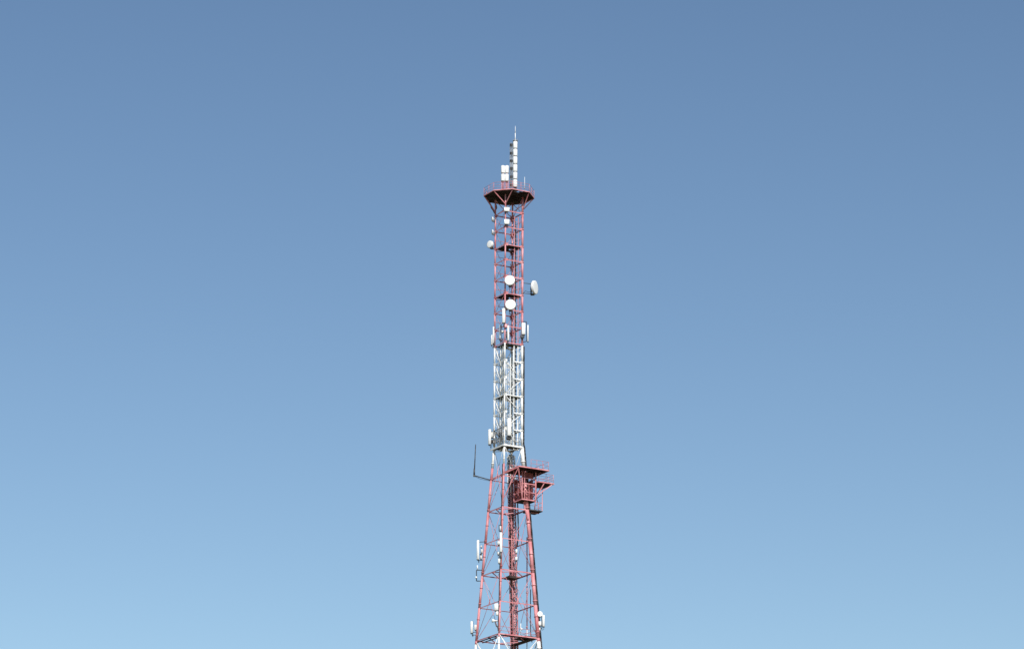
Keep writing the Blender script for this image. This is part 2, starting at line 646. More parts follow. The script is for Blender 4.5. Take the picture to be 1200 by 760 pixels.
# dark cables clipped to the outside of the right leg
cr = thing('cable_run', 'dark cable run clipped along the outside of the right hand leg', 'cables', (0, 0, 0), TH)
OUT = Vector((0.80, -0.60, 0)).normalized()        # tower-frame direction pointing right in the photograph
OUT = Vector((CT, -ST, 0))
def run_pt(z, d):
    rl = 0.14 if z > Z_KNEE else 0.25
    return cor('R', z) + OUT * (rl + d)
for d, e, r in ((0.05, 0.02, 0.06), (0.15, -0.03, 0.055), (0.10, 0.07, 0.05)):
    m = MB()
    zz = 131.308
    pts = []
    while zz > 60:
        pts.append(run_pt(zz, d) + Vector((ST, CT, 0)) * e)
        zz -= 2.0 if abs(zz - Z_KNEE) > 2.0 else 0.5
    m.path(pts, r, 6)
    m.build('cable', M_CABLE, cr)
zz = 130.949
i = 0
while zz > 70:
    m = MB()
    p = run_pt(zz, -0.02)
    m.bar(p, p + OUT * 0.26, 0.05, 0.06)
    m.build('clamp', M_DARK, cr)
    zz -= 1.25
    i += 1

# ------------------------------------------------------------------ octagonal head platform
ZD = Z_TOP                      # underside of the deck
RO, RI = 3.47, 0.55
def ov(k, r, z):
    t = R(22.5 + 45 * k)
    return Vector((r * math.cos(t), r * math.sin(t), z))
head = MB()
for k in range(8):
    a, b = ov(k, RO, ZD + 0.09), ov(k + 1, RO, ZD + 0.09)
    head.bar(a, b, 0.07, 0.13)
platform = head.build('top_platform', M_RED, tower)
NR = 5
rad = [RI + (RO - 0.06 - RI) * i / NR for i in range(NR + 1)]
SLOT_K = 5                       # wedge that faces the camera's right
for k in range(8):
    for i in range(NR):
        r0, r1 = rad[i] + 0.008, rad[i + 1] - 0.008
        segs = [(0.01, 0.99)]
        if k == SLOT_K and i == 4:
            segs = [(0.01, 0.36), (0.70, 0.99)]
        if k == SLOT_K and i == 3:
            segs = [(0.01, 0.20), (0.60, 0.99)]
        m = MB()
        for t0, t1 in segs:
            q = [ov(k, r0, 0).lerp(ov(k + 1, r0, 0), t0), ov(k, r1, 0).lerp(ov(k + 1, r1, 0), t0),
                 ov(k, r1, 0).lerp(ov(k + 1, r1, 0), t1), ov(k, r0, 0).lerp(ov(k + 1, r0, 0), t1)]
            m.prism([(p.x, p.y) for p in q], ZD + 0.07, ZD + 0.115)
        if len(segs) > 1:            # the board that closes part of the opening
            p0, p1 = (segs[0][1], segs[1][0])
            r2 = r0 + (r1 - r0) * 0.30
            q = [ov(k, r0, 0).lerp(ov(k + 1, r0, 0), p0), ov(k, r2, 0).lerp(ov(k + 1, r2, 0), p0),
                 ov(k, r2, 0).lerp(ov(k + 1, r2, 0), p1), ov(k, r0, 0).lerp(ov(k + 1, r0, 0), p1)]
            m.prism([(p.x, p.y) for p in q], ZD + 0.07, ZD + 0.115)
        m.build('deck_plank', M_GRATE, platform)
for k in range(8):
    m = MB()
    m.bar(ov(k, 0.3, ZD - 0.01), ov(k, RO - 0.05, ZD - 0.01), 0.09, 0.15)
    m.build('joist', M_GRATE, platform)  # deck dark instead of red, carries the shade under the platform
for k in range(8):
    m = MB()
    m.bar(ov(k, 1.75, ZD - 0.04), ov(k + 1, 1.75, ZD - 0.04), 0.07, 0.09)
    m.build('joist', M_GRATE, platform)
hub = MB()
hub.prism([tuple(ov(k, RI, 0))[:2] for k in range(8)], ZD + 0.03, ZD + 0.12)
hub.build('hub_plate', M_GRATE, platform)
# railing
for k in range(8):
    for f in (0.0, 0.5):
        p = ov(k, RO - 0.03, ZD + 0.1).lerp(ov(k + 1, RO - 0.03, ZD + 0.1), f)
        m = MB()
        m.tube(p, p + Vector((0, 0, 1.12)), 0.030, 6)
        m.build('railing_post', M_RED, platform)
    for hz in (0.45, 0.8, 1.2):
        m = MB()
        m.tube(ov(k, RO - 0.03, ZD + hz), ov(k + 1, RO - 0.03, ZD + hz), 0.024, 6)
        m.build('rail', M_RED, platform)
# raking struts from the legs
for i, k in enumerate(('B', 'L', 'N', 'R')):
    for q in (2 * i, 2 * i + 1):
        z = ZD - (1.55 if k in 'NB' else 2.0)
        m = MB()
        m.bar(cor(k, z), ov(q, RO - 0.12, ZD - 0.03), 0.10, 0.10)
        m.build('strut', M_RED, platform)

# ------------------------------------------------------------------ cabin platform at the right leg
RA = half(113.227)                 # corner of the right leg at that level
zr = 113.928
ROOF = (-0.50, 4.15, -3.70, 0.25)
lp = thing('lookout_platform', 'red square gallery with hanging open cabin around the right hand leg', 'platform', (0, 0, 0), TH)
a0, a1, b0, b1 = ROOF
fr = MB()
for p, q in (((a0, b0), (a1, b0)), ((a1, b0), (a1, b1)), ((a1, b1), (a0, b1)), ((a0, b1), (a0, b0))):
    fr.bar((*p, zr + 0.09), (*q, zr + 0.09), 0.10, 0.17)
fr.build('edge_frame', M_RED, lp)
n = 9
for k in range(n):
    y0, y1 = b0 + 0.06 + (b1 - b0 - 0.12) * k / n + 0.006, b0 + 0.06 + (b1 - b0 - 0.12) * (k + 1) / n - 0.006
    m = MB()
    if y0 < -RA + 0.3 and y1 > -RA - 0.3:      # leave room for the leg
        m.prism([(a0 + .06, y0), (RA - 0.35, y0), (RA - 0.35, y1), (a0 + .06, y1)], zr + 0.07, zr + 0.12)
        m.prism([(RA + 0.35, y0), (a1 - .06, y0), (a1 - .06, y1), (RA + 0.35, y1)], zr + 0.07, zr + 0.12)
    else:
        m.prism([(a0 + .06, y0), (a1 - .06, y0), (a1 - .06, y1), (a0 + .06, y1)], zr + 0.07, zr + 0.12)
    m.build('deck_plank', M_GRATE, lp)
for x in (0.6, 1.3, 2.45, 3.3):
    m = MB()
    m.bar((x, b0 + 0.08, zr), (x, b1 - 0.08, zr), 0.08, 0.13)
    m.build('joist', M_GRATE, lp)  # near black too, shade below the gallery put into the colour
def railing(t, pts, z, h=1.1, nmid=2, hs=(0.55, 1.08)):
    for p, q in zip(pts, pts[1:]):
        p, q = Vector((*p, 0)), Vector((*q, 0))
        for k in range(nmid + 1):
            c = p.lerp(q, k / (nmid + 1))
            MB().tube((c.x, c.y, z), (c.x, c.y, z + h), 0.026, 6).build('railing_post', M_RED, t)
        for hh in hs:
            MB().tube((p.x, p.y, z + hh), (q.x, q.y, z + hh), 0.022, 6).build('rail', M_RED, t)
    c = pts[-1]
    MB().tube((c[0], c[1], z), (c[0], c[1], z + h), 0.026, 6).build('railing_post', M_RED, t)
railing(lp, [(1.4, b0 + .05), (a1 - .05, b0 + .05), (a1 - .05, b1 - .05), (0.4, b1 - .05)], zr + 0.18)

# hanging cabin
zf = 109.963
ca0, ca1, cb0, cb1 = 0.78, 2.88, -2.42, -0.32
m = MB()
m.prism([(ca0, cb0), (ca1, cb0), (ca1, cb1), (ca0, cb1)], zf - 0.05, zf)
m.build('cabin_floor', M_GRATE, lp)
m = MB()
for p, q in (((ca0, cb0), (ca1, cb0)), ((ca1, cb0), (ca1, cb1)), ((ca1, cb1), (ca0, cb1)), ((ca0, cb1), (ca0, cb0))):
    m.bar((*p, zf + 0.03), (*q, zf + 0.03), 0.10, 0.16)
m.build('cabin_floor_frame', M_RED, lp)
for x, y in ((ca0, cb0), (ca1, cb0), (ca1, cb1), (ca0, cb1)):
    m = MB()
    w = 0.16 if (x, y) == (ca1, cb0) else 0.12
    m.bar((x, y, zf + 0.15), (x, y, zr - 0.08), w, w)
    m.build('post', M_RED, lp)
zmid = zf + 2.2
for zq, w in ((zmid, 0.12), (zf + 2.95, 0.10), (zf + 1.05, 0.08)):
    for p, q in (((ca0, cb0), (ca1, cb0)), ((ca1, cb0), (ca1, cb1)), ((ca1, cb1), (ca0, cb1)), ((ca0, cb1), (ca0, cb0))):
        m = MB()
        m.bar((*p, zq), (*q, zq), w * 0.8, w)
        m.build('cabin_rail', M_RED, lp)
# mullion and infill panels
m = MB()
xm = (ca0 + ca1) / 2
m.bar((xm, cb0, zf + 0.15), (xm, cb0, zmid), 0.07, 0.07)
m.build('mullion', M_RED, lp)
m = MB()
m.bar((ca0, (cb0 + cb1) / 2, zf + 0.15), (ca0, (cb0 + cb1) / 2, zmid), 0.07, 0.07)
m.build('mullion', M_RED, lp)
M_MAROON = mat('shaded_red_paint', (0.20, 0.045, 0.045), (0.30, 0.075, 0.07), 1.5, 0.7, 0, RUST, 0.6)  # darker copy of the red paint, shade of the cabin interior put into it
# perforated sheet infill: real slats in a lattice with gaps, one part for each panel
def lattice(p, q, z0, z1, pitch, w, t, m_):
    p, q = Vector((*p, 0)), Vector((*q, 0))
    L, hgt = (q - p).length, z1 - z0
    u = (q - p).normalized()
    m = MB()
    k = -hgt
    while k < L:
        for s in (1, -1):
            x0, x1 = k, k + hgt
            y0, y1 = z0, z1
            lo, hi = max(0, x0), min(L, x1)
            if hi - lo < 0.05:
                continue
            za, zc = z0 + (lo - x0), z0 + (hi - x0)
            if s < 0:
                za, zc = z1 - (lo - x0), z1 - (hi - x0)
            A, C = p + u * lo, p + u * hi
            off = Vector((-u.y, u.x, 0)) * 0.012 * s
            m.bar(Vector((A.x, A.y, za)) + off, Vector((C.x, C.y, zc)) + off, t, w, (-u.y, u.x, 0))
        k += pitch
    m.build('mesh_panel', m_, lp)
lattice((ca0 + .06, cb0 + .05), (xm - .05, cb0 + .05), zf + 0.2, zmid - 0.08, 0.5, 0.10, 0.02, M_MAROON)
lattice((xm + .05, cb0 + .05), (ca1 - .08, cb0 + .05), zf + 0.2, zmid - 0.08, 0.5, 0.10, 0.02, M_MAROON)
lattice((ca0 + .05, cb1 - .06), (ca0 + .05, cb0 + .06), zf + 0.2, zmid - 0.08, 0.8, 0.07, 0.02, M_MAROON)
m = MB()
m.prism([(ca0 + 1.15, cb0 + 1.35), (ca1 - 0.12, cb0 + 1.35), (ca1 - 0.12, cb1 - 0.08), (ca0 + 1.15, cb1 - 0.08)], zf + 0.16, zf + 2.3)
m.build('equipment_locker', M_MAROON, lp)
m = MB()
m.prism([(ca0 + 0.10, cb0 + 0.9), (ca0 + 0.6, cb0 + 0.9), (ca0 + 0.6, cb1 - 0.1), (ca0 + 0.10, cb1 - 0.1)], zf + 0.16, zf + 1.7)
m.build('equipment_locker', M_MAROON, lp)
m = MB()
m.prism([(ca0 + 0.3, cb0 + 0.25), (ca1 - 0.25, cb0 + 0.25), (ca1 - 0.25, cb0 + 0.32), (ca0 + 0.3, cb0 + 0.32)], zf + 3.0, zr - 0.15)
m.build('header_panel', M_MAROON, lp)
for p, q in (((ca0 + 0.1, cb1), (xm - 0.03, cb1)), ((xm + 0.03, cb1), (ca1 - 0.1, cb1)), ((ca1, cb1 - 0.1), (ca1, (cb0 + cb1) / 2 + 0.03)), ((ca1, (cb0 + cb1) / 2 - 0.03), (ca1, cb0 + 0.75))):  # panels added so that the inside of the cabin looks dark
    for z0_, z1_ in ((zf + 0.18, zmid - 0.1), (zmid + 0.1, zf + 3.1)):
        m = MB()
        m.bar((*p, (z0_ + z1_) / 2), (*q, (z0_ + z1_) / 2), 0.03, z1_ - z0_)
        m.build('shade_panel', M_MAROON, lp)
# raking struts of the gallery
def strut(p, q, w=0.11):
    MB().bar(p, q, w, w).build('strut', M_RED, lp)
strut((a0 + 0.05, b0 + 0.2, zr - 0.05), (ca0, cb0 - 0.02, zf + 0.2), 0.12)
strut((a0 + 0.0, b0 + 0.05, zr - 0.05), tuple(cor('N', 109.904) + Vector((0.1, 0.0, 0))), 0.075)
strut((ca0 + 0.35, cb0 - 0.03, zr - 0.1), (ca0 + 0.35, cb0 - 0.03, zf + 0.15), 0.07)
strut((RA - 0.1, -RA, zf - 0.1), tuple(cor('R', zf - 2.6) + Vector((-0.15, -0.3, 0))), 0.16)
strut((a1 - 0.3, b1 - 0.1, zr - 0.05), (ca1, cb1, zf + 1.2), 0.09)
# left edge beam that ties the gallery to the left leg
strut((a0 + 0.02, b0 + 0.1, zr - 0.02), (-half(113.227) - 0.1, 1.0, 113.052 + 0.14), 0.13)

# lower side gallery
zs = 112.468
g0, g1, h0, h1 = 2.95, 5.35, -3.0, -0.2
sg = thing('side_gallery', 'small railed red gallery sticking out right beside the hanging cabin', 'platform', (0, 0, 0), TH)
m = MB()
for p, q in (((g0, h0), (g1, h0)), ((g1, h0), (g1, h1)), ((g1, h1), (g0, h1)), ((g0, h1), (g0, h0))):
    m.bar((*p, zs + 0.04), (*q, zs + 0.04), 0.10, 0.15)
m.build('edge_frame', M_RED, sg)
for k in range(5):
    y0, y1 = h0 + 0.05 + (h1 - h0 - 0.1) * k / 5 + 0.006, h0 + 0.05 + (h1 - h0 - 0.1) * (k + 1) / 5 - 0.006
    MB().prism([(g0 + .05, y0), (g1 - .05, y0), (g1 - .05, y1), (g0 + .05, y1)], zs + 0.03, zs + 0.08).build('deck_plank', M_GRATE, sg)
railing(sg, [(g0 + 0.05, h0 + .05), (g1 - .05, h0 + .05), (g1 - .05, h1 - .05), (g0 + 0.1, h1 - .05)], zs + 0.12, 1.15, 1, (0.4, 0.75, 1.12))
for p, q in (((g1 - 0.25, h0 + 0.05, zs - 0.07), (ca1 + 0.1, cb0 + 0.1, zf + 0.75)), ((g0 + 0.9, h0 + 0.05, zs - 0.07), (ca1 + 0.1, cb0 + 0.05, zf + 0.6)),
             ((g1 - 0.25, h1 - 0.05, zs - 0.07), (ca1 + 0.1, cb1 - 0.1, zf + 0.5))):
    MB().bar(p, q, 0.11, 0.11).build('strut', M_RED, sg)

# side bracing between the cabin and the gallery hanger
for p, q in (((ca1 + 0.05, -2.3, zf + 0.3), (g0 + 1.1, -1.9, zs - 0.1)), ((ca1 + 0.05, -0.5, zf + 0.3), (g0 + 1.1, -0.9, zs - 0.1)),
             ((ca1 + 0.05, -1.4, zf + 0.1), (g0 + 0.85, -2.3, zf + 1.0)), ((ca1 + 0.05, -2.3, zf + 1.0), (g0 + 0.85, -1.4, zf + 0.1))):
    MB().bar(p, q, 0.07, 0.07).build('brace', M_MAROON, sg)
# hanging basket under it
zk = 108.684
bk = thing('maintenance_basket', 'small railed basket with dark floor below the red cabin', 'basket', (0, 0, 0), TH)
k0, k1, l0, l1 = 2.05, 3.85, -2.5, -0.5
for k in range(4):
    x0, x1 = k0 + (k1 - k0) * k / 4 + 0.005, k0 + (k1 - k0) * (k + 1) / 4 - 0.005
    MB().prism([(x0, l0), (x1, l0), (x1, l1), (x0, l1)], zk - 0.05, zk).build('deck_plank', M_GRATE, bk)
m = MB()
for p, q in (((k0, l0), (k1, l0)), ((k1, l0), (k1, l1)), ((k1, l1), (k0, l1)), ((k0, l1), (k0, l0))):
    m.bar((*p, zk + 0.0), (*q, zk + 0.0), 0.07, 0.13)
m.build('edge_frame', M_DARK, bk)
railing(bk, [(k0 + 0.7, l0 + .04), (k1 - .04, l0 + .04), (k1 - .04, l1 - .04), (k0 + 0.1, l1 - .04)], zk + 0.07, 1.1, 1, (0.25, 0.5, 1.08))
for p in ((k1 - .02, l0 + .02), (k1 - .02, l1 - .02)):
    MB().bar((p[0], p[1], zk + 0.05), (p[0] + 0.25, p[1] + (0.3 if p[1] < -1 else 0.0), zs - 0.05), 0.09, 0.09).build('hanger', M_RED, bk)
MB().bar((k0 - 0.2, -1.6, zk - 0.1), (k1, -1.6, zk - 0.1), 0.14, 0.14).build('bearer', M_RED, bk)

# black drop cable from the cabin down beside the shaft
m = MB()
m.path([(1.599, 0.103, 112.056), (1.738, 0.369, 110.029), (1.956, 0.589, 107.54), (2.102, 0.735, 105.96), (2.103, 1.083, 104.405)], 0.085, 8)
o = m.build('drop_cable', M_CABLE)
# move into the world frame (tower frame data)
o.rotation_euler = (0, 0, TH)
tag(o, 'thick black cable hanging from the cabin beside the ladder shaft', 'cable')

# ------------------------------------------------------------------ pink vertical pipe right of the shaft in the splayed part
wp = thing('riser_pipe', 'thin pink riser pipe standing upright between ladder shaft and right leg', 'pipe', (0, 0, 0), TH)
p1, p0 = (2.669, -0.527, 105.428), (2.698, -0.545, 91.304)
m = MB()
m.mat(0).tube(p1, Vector(p1).lerp(Vector(p0), 0.88), 0.075, 10)
m.mat(1).tube(Vector(p1).lerp(Vector(p0), 0.88), (p1[0], p1[1], 60), 0.06, 10)
m.build('pipe', PAINT, wp)
for v in range(6):
    z = p1[2] - 0.6 - v * 2.3
    MB().tube((p1[0], p1[1], z - 0.06), (p1[0], p1[1], z + 0.06), 0.13, 10).build('collar', M_RED, wp)
# dark cable beside the right leg low down
m = MB()
m.path([(2.834, -1.205, 98.284), (2.819, -1.196, 95.764), (2.845, -1.211, 92.456), (3.011, -1.309, 91.205)], 0.06, 6)
o = m.build('hanging_cable', M_CABLE)
o.rotation_euler = (0, 0, TH)
tag(o, 'dark cable hanging beside the right leg near the lowest ring', 'cable')

# ------------------------------------------------------------------ antennas
def rrect(w, d, c, n=3):
    """rounded rectangle, counter-clockwise"""
    pts = []
    for cx, cy, a in ((w / 2 - c, -d / 2 + c, -90), (w / 2 - c, d / 2 - c, 0), (-w / 2 + c, d / 2 - c, 90), (-w / 2 + c, -d / 2 + c, 180)):
        for k in range(n + 1):
            t = R(a + 90 * k / n)
            pts.append((cx + c * math.cos(t), cy + c * math.sin(t)))
    return pts

def rbox(m, w, d, h, c, z0=0.0, ox=0.0, oy=0.0):
    """box with rounded upright edges and chamfered top and bottom"""
    e = min(c, h * 0.2) * 0.6
    rings = ((z0, w - 2 * e, d - 2 * e), (z0 + e, w, d), (z0 + h - e, w, d), (z0 + h, w - 2 * e, d - 2 * e))
    b = len(m.v)
    n = None
    for z, ww, dd in rings:
        pts = rrect(ww, dd, min(c, ww * 0.45, dd * 0.45))
        n = len(pts)
        for x, y in pts:
            m.v.append(Vector((x + ox, y + oy, z)))
    for i in range(3):
        for k in range(n):
            k2 = (k + 1) % n
            m.face((b + i * n + k, b + i * n + k2, b + (i + 1) * n + k2, b + (i + 1) * n + k), i == 1)
    m.face(tuple(b + k for k in reversed(range(n))))
    m.face(tuple(b + 3 * n + k for k in range(n)))
    return m

def local(t, p_tower, loc_world, rz):
    """a tower-frame point expressed in a thing's own frame"""
    d = W(p_tower) - Vector(loc_world)
    c, s = math.cos(-rz), math.sin(-rz)
    return Vector((d.x * c - d.y * s, d.x * s + d.y * c, d.z))

def panel_antenna(label, p_top, p_bot, width, depth, az, leg, group, pole=True, arms=(0.12, 0.88), gap=0.16, tail=0.3, unit=None, pole_mat=None):
    """sector panel: p_top and p_bot are tower-frame ends of its front face; az = degrees right of the camera direction"""
    rz = R(az)
    loc = W(p_bot)
    h = p_top[2] - p_bot[2]
    t = thing('panel_antenna', label, 'antenna', loc, rz, group)
    rbox(MB(), width, depth, h, min(width, depth) * 0.35, 0.0, 0, depth / 2).build('radome', M_RADOME, t)
    cap = rbox(MB(), width * 0.92, depth * 0.9, 0.07, 0.03, -0.068, 0, depth / 2)
    for k in (-1, 1):
        cap.tube((k * width * 0.22, depth / 2, -0.16), (k * width * 0.22, depth / 2, -0.06), 0.025, 6)
    cap.build('connector_cap', M_DARK, t)
    if pole:
        yp = depth + gap
        pm_ = pole_mat or M_STEEL
        MB().tube((0, yp, -tail), (0, yp, h + 0.12), 0.045, 8).build('mount_pole', pm_, t)
        for f in (0.1, 0.88):
            m = MB()
            m.bar((0, depth * 0.8, h * f), (0, yp, h * f), 0.09, 0.10)
            m.tube((0, yp, h * f - 0.06), (0, yp, h * f + 0.06), 0.075, 8)
            m.build('clamp', M_DARK, t)
        if leg is not None:
            for f in arms:
                z = loc.z + h * f
                q = local(t, tuple(cor(leg, z)) if isinstance(leg, str) else (leg[0], leg[1], z), loc, rz)
                MB().tube((0, yp, h * f), q, 0.04, 6).build('arm', M_DARK, t)
        # jumper cable
        m = MB()
        m.path([(width * 0.2, depth / 2, -0.12), (width * 0.25, depth / 2 + 0.05, -0.34), (0.03, yp, -0.42), (0.06, yp + 0.06, -0.1)], 0.022, 5)
        m.build('jumper_cable', M_CABLE, t)
    return t

def radio_unit(label, p, w, d, h, az, leg, group, mt=None):
    """finned radio head: p is the tower-frame centre of its front face"""
    rz = R(az)
    loc = W(p)
    t = thing('radio_unit', label, 'radio unit', loc, rz, group)
    m = MB()
    rbox(m, w, d * 0.7, h, 0.04, -h / 2, 0, d * 0.35)
    m.build('housing', mt or M_UNIT, t)
    m = MB()
    for k in range(5):
        x = -w / 2 + w * (k + 0.5) / 5
        m.box((x, d * 0.86, 0), (0.015, d * 0.26, h * 0.86))
    m.build('cooling_fins', M_STEEL, t)
    m = MB()
    m.box((0, d * 0.7, -h / 2 - 0.05), (w * 0.6, d * 0.3, 0.09))
    m.tube((w * 0.2, d * 0.4, -h / 2 - 0.16), (w * 0.2, d * 0.4, -h / 2), 0.03, 6)
    m.tube((-w * 0.2, d * 0.4, -h / 2 - 0.13), (-w * 0.2, d * 0.4, -h / 2), 0.03, 6)
    m.build('connector_block', M_DARK, t)
    if leg is not None:
        q = local(t, tuple(cor(leg, loc.z)) if isinstance(leg, str) else (leg[0], leg[1], loc.z), loc, rz)
        MB().tube((0, d * 0.8, 0), q, 0.045, 6).build('mount_arm', M_DARK, t)
    return t

def drum_dish(label, p, dia, deep, az, leg, group, tilt=0.0):
    """shrouded microwave dish facing az; p = tower-frame centre of its cover"""
    rz = R(az)
    loc = W(p)
    t = thing('microwave_dish', label, 'dish antenna', loc, rz, group)
    r = dia / 2
    m = MB()
    m.lathe([(r * 0.05, -deep * 0.10), (r * 0.5, -deep * 0.07), (r * 0.9, -0.02), (r * 0.985, 0.0), (r * 0.985, 0.035)], 32, 'Y')
    m.build('radome_cover', M_RADOME, t)
    m = MB()
    m.lathe([(r * 0.95, 0.02), (r, 0.035), (r, deep * 0.55), (r * 0.98, deep * 0.6), (r * 0.72, deep * 0.85), (r * 0.3, deep), (r * 0.05, deep)], 32, 'Y')
    m.build('shroud', M_RADOME, t)
    m = MB()
    for k in range(32):
        t0, t1 = 2 * math.pi * k / 32, 2 * math.pi * (k + 1) / 32
        m.tube((r * math.cos(t0), 0.03, r * math.sin(t0)), (r * math.cos(t1), 0.03, r * math.sin(t1)), 0.016, 5, None, False)
    m.build('rim', M_STEEL, t)
    m = MB()
    m.tube((0, deep * 0.95, 0), (0, deep + 0.22, 0), r * 0.2, 12)
    m.build('hub', M_STEEL, t)
    m = MB()
    m.tube((0, deep + 0.22, -r * 1.15), (0, deep + 0.22, r * 0.75), 0.055, 8)
    m.build('mount_pole', M_STEEL, t)
    m = MB()
    m.bar((0, deep * 0.55, -r * 1.02), (0, deep + 0.22, -r * 0.98), r * 0.55, 0.16)
    m.bar((0, deep + 0.2, 0), (0, deep + 0.2, -r * 0.98), r * 0.3, 0.1, (0, 1, 0))
    m.build('outdoor_unit', M_DARK, t)
    if leg is not None:
        for f in (-0.9, 0.6):
            z = loc.z + f * r
            q = local(t, tuple(cor(leg, z)) if isinstance(leg, str) else (leg[0], leg[1], z), loc, rz)
            MB().tube((0, deep + 0.22, f * r), q, 0.045, 6).build('arm', M_DARK, t)
        q0_ = Vector((0.05, deep + 0.1, -r * 0.5))
        m = MB()
        m.path([q0_, q0_.lerp(q, 0.35) + Vector((0, 0, -0.55)), q0_.lerp(q, 0.7) + Vector((0, 0, -0.75)), q + Vector((0, 0, -0.9 * r - 0.9))], 0.03, 5)
        m.build('feeder_cable', M_CABLE, t)
    return t

# --- masts on the head platform -----------------------------------------
def on_deck(p):
    return (p[0], p[1], ZD + 0.12)

base = on_deck((0.552, -0.673, 153.942))
t = thing('mast_antenna', 'tall slim mast of six stacked white drums carrying the lightning rod', 'antenna', W(base), TH)
tops = [160.575, 159.46, 158.358, 157.246, 156.124, 155.027, 153.907]
bz = base[2]
for z1, z0 in zip(tops, tops[1:]):
    m = MB()
    lo, hi, r = z0 - bz + 0.06, z1 - bz - 0.045, 0.305
    if hi < 0.4:
        lo = max(lo, 0.12)
    lo = max(lo, 0.12)
    m.lathe([(r * 0.9, lo), (r, lo + 0.05), (r, hi - 0.07), (r * 0.9, hi)], 28)
    m.build('drum', M_RADOME, t)
m = MB()
m.tube((0, 0, 0), (0, 0, tops[0] - bz + 0.05), 0.22, 14)
m.build('core_tube', M_DARK, t)
m = MB()
zt = tops[0] - bz
m.tube((0, 0, zt + 0.0), (0, 0, zt + 0.14), 0.34, 18)
m.build('top_flange', M_STEEL, t)
m = MB()
m.tube((0, 0, zt + 0.1), (0, 0, 161.766 - bz), 0.055, 8)
m.tube((0, 0, 161.766 - bz), (0, 0, 162.81 - bz), 0.046, 8, 0.02)
m.build('lightning_rod', M_RADOME, t)
m = MB()
for k in range(4):
    tt = R(45 + 90 * k)
    m.tube((0.3 * math.cos(tt), 0.3 * math.sin(tt), zt + 0.1), (0.3 * math.cos(tt), 0.3 * math.sin(tt), zt + 0.36), 0.016, 5)
m.build('top_spikes', M_STEEL, t)

base = on_deck((0.192, -0.229, 154.009))
t = thing('feeder_mast', 'thin grey lattice feeder mast with dark clamps left of the drum mast', 'mast', W(base), TH)
ht = 160.463 - base[2]
w = 0.13
for dx, dy in ((-w, -w), (w, -w), (w, w), (-w, w)):
    MB().tube((dx, dy, 0), (dx, dy, ht), 0.030, 6).build('corner_rail', M_STEEL, t)
m = MB()
z = 0.1
i = 0
while z + 0.35 < ht:
    pts = ((-w, -w), (w, -w), (w, w), (-w, w))
    for k in range(4):
        p, q = pts[k], pts[(k + 1) % 4]
        m.tube((*p, z), (*q, z), 0.014, 5)
        m.tube((*(p if i % 2 else q), z), (*(q if i % 2 else p), z + 0.35), 0.014, 5)
    z += 0.35
    i += 1
m.build('lacing', M_STEEL, t, 'stuff')
for k, z1 in enumerate((160.314, 159.101, 157.988, 156.876, 155.704, 154.534)):
    m = MB()
    zz = z1 - base[2]
    m.box((-0.02, -0.02, zz - 0.2), (0.30, 0.30, 0.34))
    m.bar((0, 0, zz - 0.05), tuple(Vector((0.38, -0.22, zz - 0.05))), 0.06, 0.08)
    m.build('clamp', M_DARK, t)

base = on_deck((-0.451, 0.382, 154.875))
t = thing('drum_antenna_cluster', 'two short white drum stacks side by side on red posts', 'antenna', W(base), 0)
for dx in (-0.27, 0.27):
    for za, zb_ in ((157.185, 156.099), (155.963, 154.928)):
        lo, hi = zb_ - base[2] + 0.02, za - base[2]
        m = MB()
        r = 0.272
        m.lathe([(r * 0.93, lo), (r, lo + 0.04), (r, hi - 0.10), (r * 0.93, hi - 0.03), (r * 0.7, hi)], 24, 'Z', (dx, 0, 0))
        m.build('drum', M_RADOME, t)
    m = MB()
    m.tube((dx, 0, 0), (dx, 0, 157.061 - base[2]), 0.10, 10)
    m.build('post', M_RED, t)
    m = MB()
    m.tube((dx, 0, 154.793 - base[2]), (dx, 0, 154.941 - base[2]), 0.2, 12)
    m.build('bottom_flange', M_DARK, t)
for dx, r in ((-0.47, 0.035), (0.0, 0.03), (0.47, 0.035), (0.12, 0.02)):
    m = MB()
    m.tube((dx, -0.05, 0), (dx, -0.05, 154.867 - base[2]), r, 6)
    m.build('support_leg', M_RED, t)
# thin rods standing on the railing
for lab, p, zt in (('thin pale rod clamped upright to the right side of the top railing', (0.806, -2.796, 152.808), 154.842),):
    b = on_deck(p)
    t = thing('rod_antenna', lab, 'antenna', W(b), 0)
    MB().tube((0, 0, 0), (0, 0, zt - b[2]), 0.028, 6).build('rod', M_RADOME, t)
    MB().box((0, 0, 0.5), (0.1, 0.1, 0.12)).build('clamp', M_DARK, t)

t = thing('cable_loop', 'black cable loops hanging under the left edge of the top platform', 'cables', (0, 0, 0), TH)
for pts in (((-1.699, 2.045, 151.822), (-1.637, 2.009, 151.392), (-1.455, 1.902, 151.111), (-1.383, 1.511, 150.495)),
            ((-0.987, 1.742, 151.859), (-0.925, 1.705, 151.392), (-1.054, 1.781, 151.171), (-1.231, 1.538, 150.284))):
    MB().path(pts, 0.07, 6).build('cable', M_CABLE, t)

